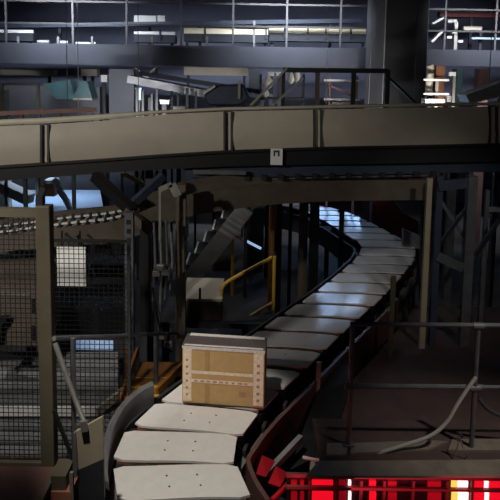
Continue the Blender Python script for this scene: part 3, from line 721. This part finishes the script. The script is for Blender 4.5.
# ================================================================== BACKGROUND BELOW THE OVERHEAD (left gap)
bb = thing('pale_blue_belt', 'pale blue lit belt conveyor far behind the left end of the overhead', 'conveyor', P(70,205,14))
MB().prism([P(-60,212,13.2), P(104,212,13.2), P(100,190,16), P(-60,190,16)], (0,0,-.1)).build('belt', 'pale_blue', bb)
for x in (-30, 92):
    q = P(x,205,14); MB().box((q.x-.06,14,0),(q.x+.06,14.1,q.z-.3)).build('leg', 'dark_grey', bb)
single('white_incline', 'white inclined conveyor side far behind at the left edge', 'conveyor', MB().bar(P(-25,173,13.5), P(30,199,13.0), .3, .22), 'white')
bx = thing('brown_parcel', 'brown parcel with white top riding far behind the overhead conveyor', 'parcel', P(49,197,13.6))
pbox(43.5,184,54,196.5,13.6,.4).build('body', 'box_brown', bx); pbox(43.5,180.5,54,183.9,13.6,.4).build('lid', 'white', bx)
single('cream_pillar', 'short cream pillar far behind the fence latch', 'pillar', pbox(35.5,178,41.5,197,13.5,.2,z0=1.93), 'cream')
for x, lab in ((25.5,'thin dark hanger post left of the cream pillar under the overhead conveyor'),(43,'thin dark hanger post just right of the cream pillar'),(74,'thin dark hanger post before the pale blue belt')):
    p0, p1 = P(x,170,8.9), P(x,214,8.9); single('hanger_post', lab, 'post', post(x, 195, 8.72, .05, pytop=interp(LOW,x), z0=0), 'black', 'dark hanger posts')
sl = thing('white_hose', 'curved white hose arching over the pale blue belt', 'hose', P(62,200,13))
MB().tube(catmull([P(54,179,13), P(58,184,13), P(60,191,13), P(66,200,13.2), P(70,209,13.4)], 5), .07).build('hose_tube', 'white', sl)

# ================================================================== BACKGROUND MEZZANINE
DM = 16.0
mz = thing('mezzanine', 'dark blue steel mezzanine crossing the background', 'mezzanine', (0, DM, 0))
x0, x1 = P(-80,57,DM).x, P(372,57,DM).x
zt_, zb_ = P(250,46.5,DM).z, P(250,67,DM).z
MB().box((x0, DM, zb_), (x1, DM+.12, zt_)).build('fascia_beam', 'navy', mz)
MB().box((x0, DM+.121, zt_-.12), (x1, DM+3.4, zt_-.02)).build('floor_deck', 'dark_grey', mz)
x2, x3 = P(424,57,DM).x, P(580,57,DM).x
MB().box((x2, DM+.4, zb_+.12), (x3, DM+.55, zt_+.02)).build('fascia_beam', 'navy', mz)
MB().box((x1-.2, DM+.551, zt_-.12), (x3, DM+3.4, zt_-.02)).build('floor_deck', 'dark_grey', mz)
for px in (5, 72, 126, 181, 233, 287, 341, 446, 497):
    d = DM+.08 if px < 400 else DM+.6; q = P(px, 25, d); MB().box((q.x-.025, d+.05, zt_-.1), (q.x+.025, d+.10, P(px,-30,d).z)).build('rail_post', 'dark_grey', mz)
for y in (3.5, 26, -14):
    z = P(250, y, DM).z; MB().box((x0, DM+.1005+.04, z-.025), (x1, DM+.1825, z+.025)).build('guard_rail', 'black', mz); MB().box((x2, DM+.6, z-.025), (x3, DM+.645, z+.025)).build('guard_rail', 'black', mz)
for px in (18, 58, 92, 152, 207, 254):
    q = P(px, 40, DM+.2); MB().box((q.x-.03, DM+.2, P(px,46,DM).z-.05), (q.x+.03, DM+.26, P(px,36 if px!=254 else 20,DM).z)).build('kick_post', 'mid_grey', mz)
# carrying columns
for px0, px1, d, lab, m in ((109,134,15.2,'dark column behind the left part of the overhead conveyor','column_dark'),
                          (248.5,259.5,15.6,'narrow dark column near the middle of the background','column_dark'),
                          (455,461,15.3,'slim teal post at the right of the background','teal'),
                          (477,487,17.0,'pinkish column at the right of the background','pink')):
    q = (pbox(px0, 69, px1, 150, d, .35, z0=0)); single('building_column', lab, 'column', q, m, 'building columns')
# big two-tone column
bc = thing('large_column', 'massive dark building column standing right of centre in the background', 'column', (P(395,100,16.5).x, 16.5, 0))
a0, a1, a2 = P(366,50,15.6), P(384,50,15.0), P(427.5,50,15.6)
MB().prism([(a0.x,a0.y,0),(a1.x,a1.y,0),(a2.x,a2.y,0),(a2.x-.3,a2.y+.6,0),(a0.x+.2,a0.y+.7,0)], (0,0,9.5)).build('shaft', 'column', bc, .01)
MB().prism([(a1.x+.03,a1.y-.012,0),(a2.x-.02,a2.y-.012,0),(a2.x-.02,a2.y-.006,0),(a1.x+.03,a1.y-.004,0)], (0,0,9.5)).build('dark_face', 'black', bc)  # black sheet over the right-hand face
# upper conveyor lines on the mezzanine
DU = DM+1.6
def uconv(px0, px1, y0, y1, d, label, m, tick=()):
    o = thing('upper_conveyor', label, 'conveyor', P((px0+px1)/2, y1+4, d))
    pbox(px0, y0, px1, y1, d, .08).build('side_guard', m, o); pbox(px0, y1+.3, px1, y1+8, d+.02, .5).build('frame', 'navy', o)
    for t in tick: pbox(t-.8, y0-2, t+.8, y1+5, d-.05, .04).build('guard_joint', 'navy', o)
    for t in (px0+3, px1-3): post(t, y1+6, d+.3, .08, ztop=P(t,y1+8.2,d+.02).z, z0=zt_-.019).build('leg', 'navy', o)
    return o
uconv(184, 268, 28.5, 34, DU, 'bright cream upper conveyor on the mezzanine left of centre', 'upper_cream', (205,233,266))
uconv(269, 366, 26.5, 33.5, DU+.3, 'bright cream upper conveyor on the mezzanine left of the large column', 'upper_cream', (285,308,326,340,351))
uconv(-40, 33, 29.5, 32.5, DU+.1, 'short white upper conveyor at the far left of the mezzanine', 'white', (5,))
uconv(134, 175, 31.5, 34.5, DU+.2, 'small pale upper conveyor below the white duct on the mezzanine', 'white', (160,))
o = thing('white_duct', 'white duct box lying high on the mezzanine left of centre', 'duct', P(150,22,DU+1.2)); pbox(134,15.5,156,22.5,DU+1.2,.4).build('duct_body', 'white', o); pbox(157.5,15.5,165,21.5,DU+1.2,.4).build('duct_end', 'white', o); post(150,40,DU+1.4,.08,ztop=P(150,22.6,DU+1.2).z,z0=zt_-.019).build('leg','navy',o)
o = thing('dark_transfer_belt', 'long dark belt line above the cream upper conveyors', 'conveyor', P(150,25,DU+.9)); MB().bar(P(-40,27,DU+.9), P(360,21,DU+.9), .3, .12).build('belt_frame', 'blue_steel', o)
for x in (60, 200, 330): post(x,40,DU+.9,.08,ztop=P(x,25.5-.012*x,DU+.9).z,z0=zt_-.019).build('leg','navy',o)
o = thing('upper_stair', 'pale diagonal stair with steps at the upper right behind the large column', 'stair', P(440,42,DU))
for xa_, ya_, xb_, yb_ in ((432,24,443,18),(431,42,444,29)): MB().bar(P(xa_,ya_,DU+.5), P(xb_,yb_,DU+.5), .2, .06).build('stringer', 'white', o)
for x, y in ((448,20),(452,19.5),(447,36),(452,31),(458,40),(464,29)): pbox(x,y,x+5,y+2.5,DU+.6,.2).build('step', 'white', o)
post(455,44,DU+.7,.1,ztop=P(455,22,DU+.7).z,z0=zt_-.019).build('newel','zinc',o)
o = thing('upper_right_conveyor', 'pale conveyor guard at the upper right on the mezzanine', 'conveyor', P(470,36,DU)); pbox(464,26,482,30,DU+.2,.1).build('side_guard','cream',o); pbox(472,37.5,510,39.5,DU+.1,.1).build('lower_rail','pale_blue',o); post(480,42,DU+.35,.08,ztop=P(480,26,DU+.3).z,z0=zt_-.019).build('leg','navy',o)
o = thing('red_haze', 'faint dark red haze bar high at the upper right', 'beam', P(465,15,DU+2)); pbox(440,12,500,17,DU+2,.3).build('haze_body','red_paint',o); post(470,40,DU+2.1,.1,ztop=P(470,17.1,DU+2).z,z0=zt_-.019).build('leg','navy',o)  # red haze given the shape and colour of a solid bar
# under the mezzanine
for px0, px1, y0, y1, d, lab in ((-40,54,69.5,75.5,17.5,'cream beam under the mezzanine at far left'),(81,97,69,76,17.2,'short cream beam left of the dark column under the mezzanine'),
                               (184,248,67.5,75.5,17.6,'cream beam under the mezzanine left of the middle column')):
    o = thing('cream_conveyor_beam', lab, 'conveyor', P((px0+px1)/2, y1, d)); pbox(px0,y0,px1,y1,d,.3).build('guard','cream',o)
    for t in (px0+4, px1-4): post(t, 100, d+.4, .08, ztop=P(t,y0+1,d).z).build('leg','dark_grey',o)
tl = thing('teal_machine', 'dark teal machine hood under the mezzanine at left', 'machine', P(50,105,15.5))
MB().prism([P(42,84,15.6), P(70,80,15.6), P(76,99,15.6), P(56,99,15.6)], (0,.5,0)).build('hood', 'teal', tl)
MB().prism([P(80,81,15.0), P(87,81,15.0), P(92,98,15.0), P(73,98,15.0)], (0,.6,0)).build('hopper', 'teal', tl)
pbox(73,98.2,92,100,15.0,.6).build('hopper_lip','zinc',tl); pbox(0,86,100,150,16.3,.2,z0=0).build('body','dark_grey',tl)
wr = thing('white_pipe_railing', 'thin pale pipe railing standing behind the overhead at far left', 'railing', (P(20,100,13).x, 13, 0))
for x in (4, 38.5): post(x, 100, 13, .06, pytop=83).build('post','zinc',wr)
MB().bar(P(4,84,13), P(38.5,84,13), .05, .05).build('top_rail','zinc',wr)
single('yellow_spot', 'small bright yellowish spot at the far left edge under the mezzanine', 'sack', pbox(-5,90,4,98,13.5,.3,z0=0), 'cream')  # cream block at a small bright spot
o = thing('grey_incline_conveyor', 'grey blue inclined conveyor descending behind the overhead left of centre', 'conveyor', P(200,110,14.5))
MB().bar(P(132,79,14.8), P(262,104,14.2), .6, .18).build('side_frame','grey',o); MB().bar(P(138,73,15.2), P(262,92,14.8), .4, .10).build('guard','blue_steel',o)
for x,y in ((150,90),(215,100)): post(x, 110, 14.8, .08, ztop=P(x,y,14.5).z-.2).build('leg','black',o)
for i, x in enumerate((137,143,152,157,172,178,187,196)): post(x, 100, 14.0, .05, pytop=88+ i%3*3).build('upright','black',o)
o = thing('tote_carrier', 'pale rounded tote carrier on the lower background conveyor', 'tote', P(220,105,13.2))
MB().prism([P(203,98,13.2), P(209,87,13.2), P(216,85,13.2), P(244,84,13.2), P(250,99,13.2), P(240,106,13.2), P(208,106,13.2)], (0,.6,0)).build('shell','blue_steel',o,.05)
MB().bar(P(204,93,13.12), P(215,86,13.12), .06, .05).build('rim','white',o); pbox(238,80,240.5,99,13.1,.05).build('mast','zinc',o)
MB().box((P(225,108,13.2).x-.2,13.3,0),(P(225,108,13.2).x+.2,13.7,P(225,106,13.2).z)).build('stand','dark_grey',o)
tt = thing('truss_frame', 'dark rectangular truss with diagonal braces before the large column', 'truss', P(335,105,10.1))
MB().bar(P(283,70,10.15), P(388,71,10.15), .08, .08).build('top_chord','black',tt)
for x in (317, 353, 387): post(x, 95, 10.15, .07, pytop=70, z0=3.95).build('post','black' if x != 317 else 'brown_steel',tt)
for xa_,ya_,xb_,yb_ in ((250,106,287,68),(272,106,303,78),(388,77,420,107)): MB().bar(P(xa_,ya_,10.11), P(xb_,yb_,10.11), .05, .04).build('diagonal','zinc' if xa_<300 else 'black',tt)
post(283.2,90,10.17,.06,pytop=71,z0=3.95).build('post','black',tt)
o = thing('pale_rack_rails', 'pale horizontal rack rails and diagonal behind the truss', 'rack', P(340,100,17.0))
for y in (79.5, 98.5): pbox(324,y,360,y+2,17.0,.06).build('rail','white',o)
MB().bar(P(331,86,17.02), P(350,95,17.02), .05, .06).build('diagonal','pink',o)
for x in (329, 356): post(x, 110, 17.1, .06, pytop=76).build('upright','pink',o)
pbox(332,102,352,106,17.3,.3).build('parcel_shelf','cream',o)
for x, y, lab, w_, h_ in ((268,82,'crumpled white bag left of the diagonal brace',5,7),(265,93,'small white bag low beside the diagonal brace',4,5),(291,78,'white bag right of the second diagonal brace',4,6),(297,75,'narrow white bag close to the truss post',3,7)):
    q = P(x, y, 14.3); a = MB(); n = 10
    for i in range(n): pass
    rows = []
    for j in range(6):
        k = j/5; r = math.sin(math.pi*(.08+.84*k)); 
        rows.append([(q.x + w_*.0235*r*math.cos(2*math.pi*i/n)*(1+.2*math.sin(i*2.3+j)), 14.3 + .12*r*math.sin(2*math.pi*i/n), q.z + h_*.0235*(2*k-1)) for i in range(n)])
    a.v = [Vector(v) for rw in rows for v in rw]
    a.f = [(j*n+i, j*n+(i+1)%n, (j+1)*n+(i+1)%n, (j+1)*n+i) for j in range(5) for i in range(n)] + [tuple(range(n-1,-1,-1)), tuple(5*n+i for i in range(n))]
    a.smooth = True; single('white_bag', lab, 'bag', a, 'white', 'white bags on the far rack')
sh = thing('far_shelf', 'dark shelf rack holding white bags behind the diagonal braces', 'rack', P(280,100,14.5))
pbox(258,98,305,100,14.2,.5).build('shelf','dark_grey',sh)
for x in (260, 303): post(x, 110, 14.6, .06, pytop=74).build('upright','black',sh)
o = thing('tall_sack', 'tall cream sack standing right of the large column', 'sack', P(430,95,14.0))
a = MB().tube(catmull([P(429,96,14), P(429,88,14), P(430,78,14), P(431,70,14), P(430,65.5,14)], 4), .085, 10); a.build('sack_body','cream',o); post(429,110,14,.1,ztop=P(429,96,14).z).build('stand','dark_grey',o)
o = thing('white_guard_rails', 'white guard rails with parcels right of the large column', 'railing', P(437,100,13.6))
for y in (79, 93): pbox(424,y,449,y+2,13.6,.06).build('rail','white',o)
for x in (436, 453): post(x, 100, 13.7, .06, pytop=74 if x==453 else 80).build('upright','zinc',o)
pbox(425,99,445,104,13.5,.3).build('shelf','cream',o)
pbox(449.5,72,456,76,13.6,.1).build('bracket','white',o)
single('brown_carton', 'brown carton stacked behind the white guard rails at right', 'carton', pbox(436,66,445,78,14.4,.4,z0=0), 'box_brown')
o = thing('grey_duct', 'pale grey slanted duct at the right edge above the overhead conveyor', 'duct', P(485,100,11.2))
MB().prism([P(466,95,11.2), P(520,76,11.2), P(520,92,11.2), P(470,104,11.2)], (0,.5,0)).build('duct_body','zinc',o); post(500,110,11.4,.1,ztop=P(500,97,11.2).z).build('support','dark_grey',o)

o = thing('cross_brace', 'pale X-shaped brace just right of the dark background column', 'brace', P(145,84,15.6))
MB().bar(P(135,68,15.60), P(156,84,15.60), .05, .04).build('brace_bar', 'zinc', o); MB().bar(P(135,84,15.65), P(156,68,15.65), .05, .04).build('brace_bar', 'zinc', o)
for x in (134.5, 156.5): post(x, 90, 15.62, .06, pytop=68).build('upright', 'dark_grey', o)
def tote(px0, py0, px1, py1, d, label, m='white'):
    o = thing('storage_tote', label, 'tote', P((px0+px1)/2, py1, d), 'pale totes on the background racks')
    pbox(px0, py0+1, px1, py1, d, .3).build('tub', m, o); pbox(px0-.6, py0, px1+.6, py0+.9, d-.02, .34).build('rim', m, o); post((px0+px1)/2, py1+8, d+.15, .1, ztop=P((px0+px1)/2,py1,d).z-.002).build('stand', 'dark_grey', o)
tote(136, 88, 141, 100, 15.0, 'narrow pale tote just right of the dark background column', 'pale_blue')
tote(160, 100, 169, 104, 13.4, 'flat pale tote low under the grey inclined conveyor')
tote(173, 106.5, 185, 110, 12.9, 'flat white tote low between the inclined conveyor and the cream guard')
tote(101, 75, 107, 82, 16.6, 'small pale tote left of the dark background column')
tote(268, 72, 274, 76, 16.4, 'small white tote high behind the diagonal braces')
tote(276.5, 72, 282, 76, 16.5, 'small white tote close left of the truss top chord')
tote(447, 96, 452, 102, 14.6, 'small white tote beside the slim teal post')
pr_ = thing('pink_edge_rail', 'faded pink rail running along behind the left end of the cream guard', 'rail', P(40,114,9.75))
MB().bar(P(-40,115,9.72), P(96,109.5,9.90), .05, .07).build('rail', 'pink', pr_)
for x in (22, 60, 92): post(x, 118, 9.72+.0013*(x+40), .05, ztop=P(x,112,9.8).z-.03, z0=3.6).build('post', 'red_paint', pr_)
for x, y, w_, lab in ((41,41,12,'small grey drive motor on the far left mezzanine deck'),(62,42,8,'small drive motor left of the tall mezzanine rail post'),(84,44,20,'long low drive unit on the mezzanine deck left of the white duct')):
    o = thing('drive_motor', lab, 'motor', P(x, 46, DM+.5), 'drive motors on the mezzanine deck'); zb0 = zt_-.019
    a = P(x-w_/2, y, DM+.5).x; b = P(x+w_/2, y, DM+.5).x; z = P(x, y-1.5, DM+.5).z
    MB().tube([(a, DM+.7, (zb0+z)/2+.02), (b, DM+.7, (zb0+z)/2+.02)], max(.05, (z-zb0)/2-.02), 12).build('motor_body', 'grey', o); MB().box((a+.03, DM+.6, zb0), (b-.03, DM+.8, zb0+.05)).build('foot', 'dark_grey', o)

# ================================================================== LAMPS (unseen; all but the station lamp added as fill)
def added_tube(loc, length, label, energy, col, spread=150, aim=None):  # added fixtures out of view, brightening the background and stair
    o = thing('tube_light', label, 'lamp', loc, 'added fluorescent fixtures')
    x, y, z = loc
    MB().box((x-length/2, y-.09, z+.03), (x+length/2, y+.09, z+.10)).build('housing', 'white', o)
    MB().tube([(x-length/2+.03, y-.04, z), (x+length/2-.03, y-.04, z)], .018).build('tube', 'tube_light', o)
    MB().tube([(x-length/2+.03, y+.04, z), (x+length/2-.03, y+.04, z)], .018).build('tube', 'tube_light', o)
    for s_ in (-1, 1): MB().bar((x+s_*length*.4, y, z+.101), (x+s_*length*.4, y, z+.26 if y < 10 else 13), .012, .012).build('suspension', 'mid_grey', o)
    gp_ = Vector(loc) + ((Vector(aim)-Vector(loc)).normalized()*.22 if aim else Vector((0,0,-.03)))
    l = area('tube_fill', gp_, aim or (x, y, z-1), length, energy, col, spread, .12); return o
def added_light_box(c, wd, hg, tilt, label, energy):  # added boxes, hidden from view, giving the trays bluish reflections
    o = thing('added_light_box', label, 'lamp', c, 'added light boxes for tray reflections'); c = Vector(c); dy, dz_ = math.cos(tilt), math.sin(tilt)
    nrm = Vector((0, -dy, -dz_)); upv = Vector((0, -dz_, dy)); X = Vector((1,0,0))
    def slab(n0, n1, w_, h_): return MB().hexa([c + X*a*w_/2 + upv*b*h_/2 + nrm*n for n in (n0, n1) for a, b in ((-1,-1),(1,-1),(1,1),(-1,1))])
    slab(-.12, 0, wd+.06, hg+.06).build('housing', 'mid_grey', o)
    for k_ in (-1, 1): 
        q = c + X*k_*wd*.27
        MB().hexa([q + X*a*wd*.21 + upv*b*hg/2 + nrm*n for n in (.001, .012) for a, b in ((-1,-1),(1,-1),(1,1),(-1,1))]).build('diffuser', 'added_panel', o)
        MB().bar(c + X*k_*wd*.4 + upv*hg*.4 - nrm*.06, Vector(((c + X*k_*wd*.4).x, (c + upv*hg*.4 - nrm*.06).y, 12.995 if c.z > 3 else zt_-.121)), .012, .012).build('suspension', 'mid_grey', o)
    area('box_fill', c+nrm*.03, c+nrm*2, wd, energy, COOL, 160, hg)
added_light_box((2.35, 14.6, 3.80), 1.3, .5, .35, 'added bluish light box hanging behind the middle of the overhead conveyor', .8)
added_light_box((2.85, 18.0, 2.42), 2.0, .85, .2, 'added bluish light box hanging low beyond the bend of the trays', 1)
added_tube((-5.2, 14.8, 3.55), 2.4, 'added fluorescent fixture above the pale blue belt', 45, COOL)
added_tube((-5.0, 14.3, 7.5), 2.4, 'added fluorescent fixture above the left mezzanine edge', 125, (.85,.9,1.0), 84, (-5.0, 17.5, 5.2))
added_tube((1.0, 14.3, 7.5), 2.4, 'added fluorescent fixture above the middle mezzanine edge', 125, (.85,.9,1.0), 84, (1.0, 17.5, 5.2))
added_tube((6.5, 14.3, 7.5), 2.4, 'added fluorescent fixture above the right mezzanine edge', 85, (.9,.92,1.0), 84, (6.5, 17.5, 5.2))
added_tube((-3.0, 12.2, 3.6), 1.8, 'added fluorescent fixture close behind the left part of the overhead conveyor', 50, (.95,.95,1.0), 100, (-3.0, 15.0, 4.6))
added_tube((-.5, 9.45, 3.33), .9, 'added fluorescent fixture under the overhead conveyor above the stair', 2.6, WARM, 130)
added_tube((3.9, 11.7, 3.75), 1.8, 'added fluorescent fixture close behind the right part of the overhead conveyor', 60, (1,.94,.88), 100, (2.8, 15.0, 4.6))
for i, (loc, aim) in enumerate(LAMPS):
    lab = ('hooded station lamp aimed at the front trays', 'added hooded fill lamp aimed at the left fence', 'added hooded fill lamp aimed at the slatted chute behind the mesh', 'added hooded fill lamp aimed at the middle of the overhead conveyor', 'added hooded fill lamp aimed at the braced gantry on the right', 'added hooded fill lamp aimed at the right walkway deck')[i]
    o = thing('unseen_lamp', lab, 'lamp', loc, 'hooded lamps over the aisle')
    L = Vector(loc); dr = (Vector(aim)-L).normalized(); a = MB(); a.smooth = True; n = 16
    x = dr.cross(Vector((0,0,1))).normalized(); y = x.cross(dr); rings = ((-.34,.06),(-.30,.10),(.06,.26))
    for k_, r in rings: a.v += [L+dr*k_ + (x*math.cos(2*math.pi*j/n)+y*math.sin(2*math.pi*j/n))*r for j in range(n)]
    a.f = [(r*n+j, r*n+(j+1)%n, (r+1)*n+(j+1)%n, (r+1)*n+j) for r in range(2) for j in range(n)] + [tuple(range(n))]
    a.build('hood', 'mid_grey', o); MB().tube([L-dr*.34, Vector((L.x, L.y-.4, 13))], .02).build('suspension', 'dark_grey', o)
for o in bpy.data.objects:
    if '_o' in o: del o['_o']
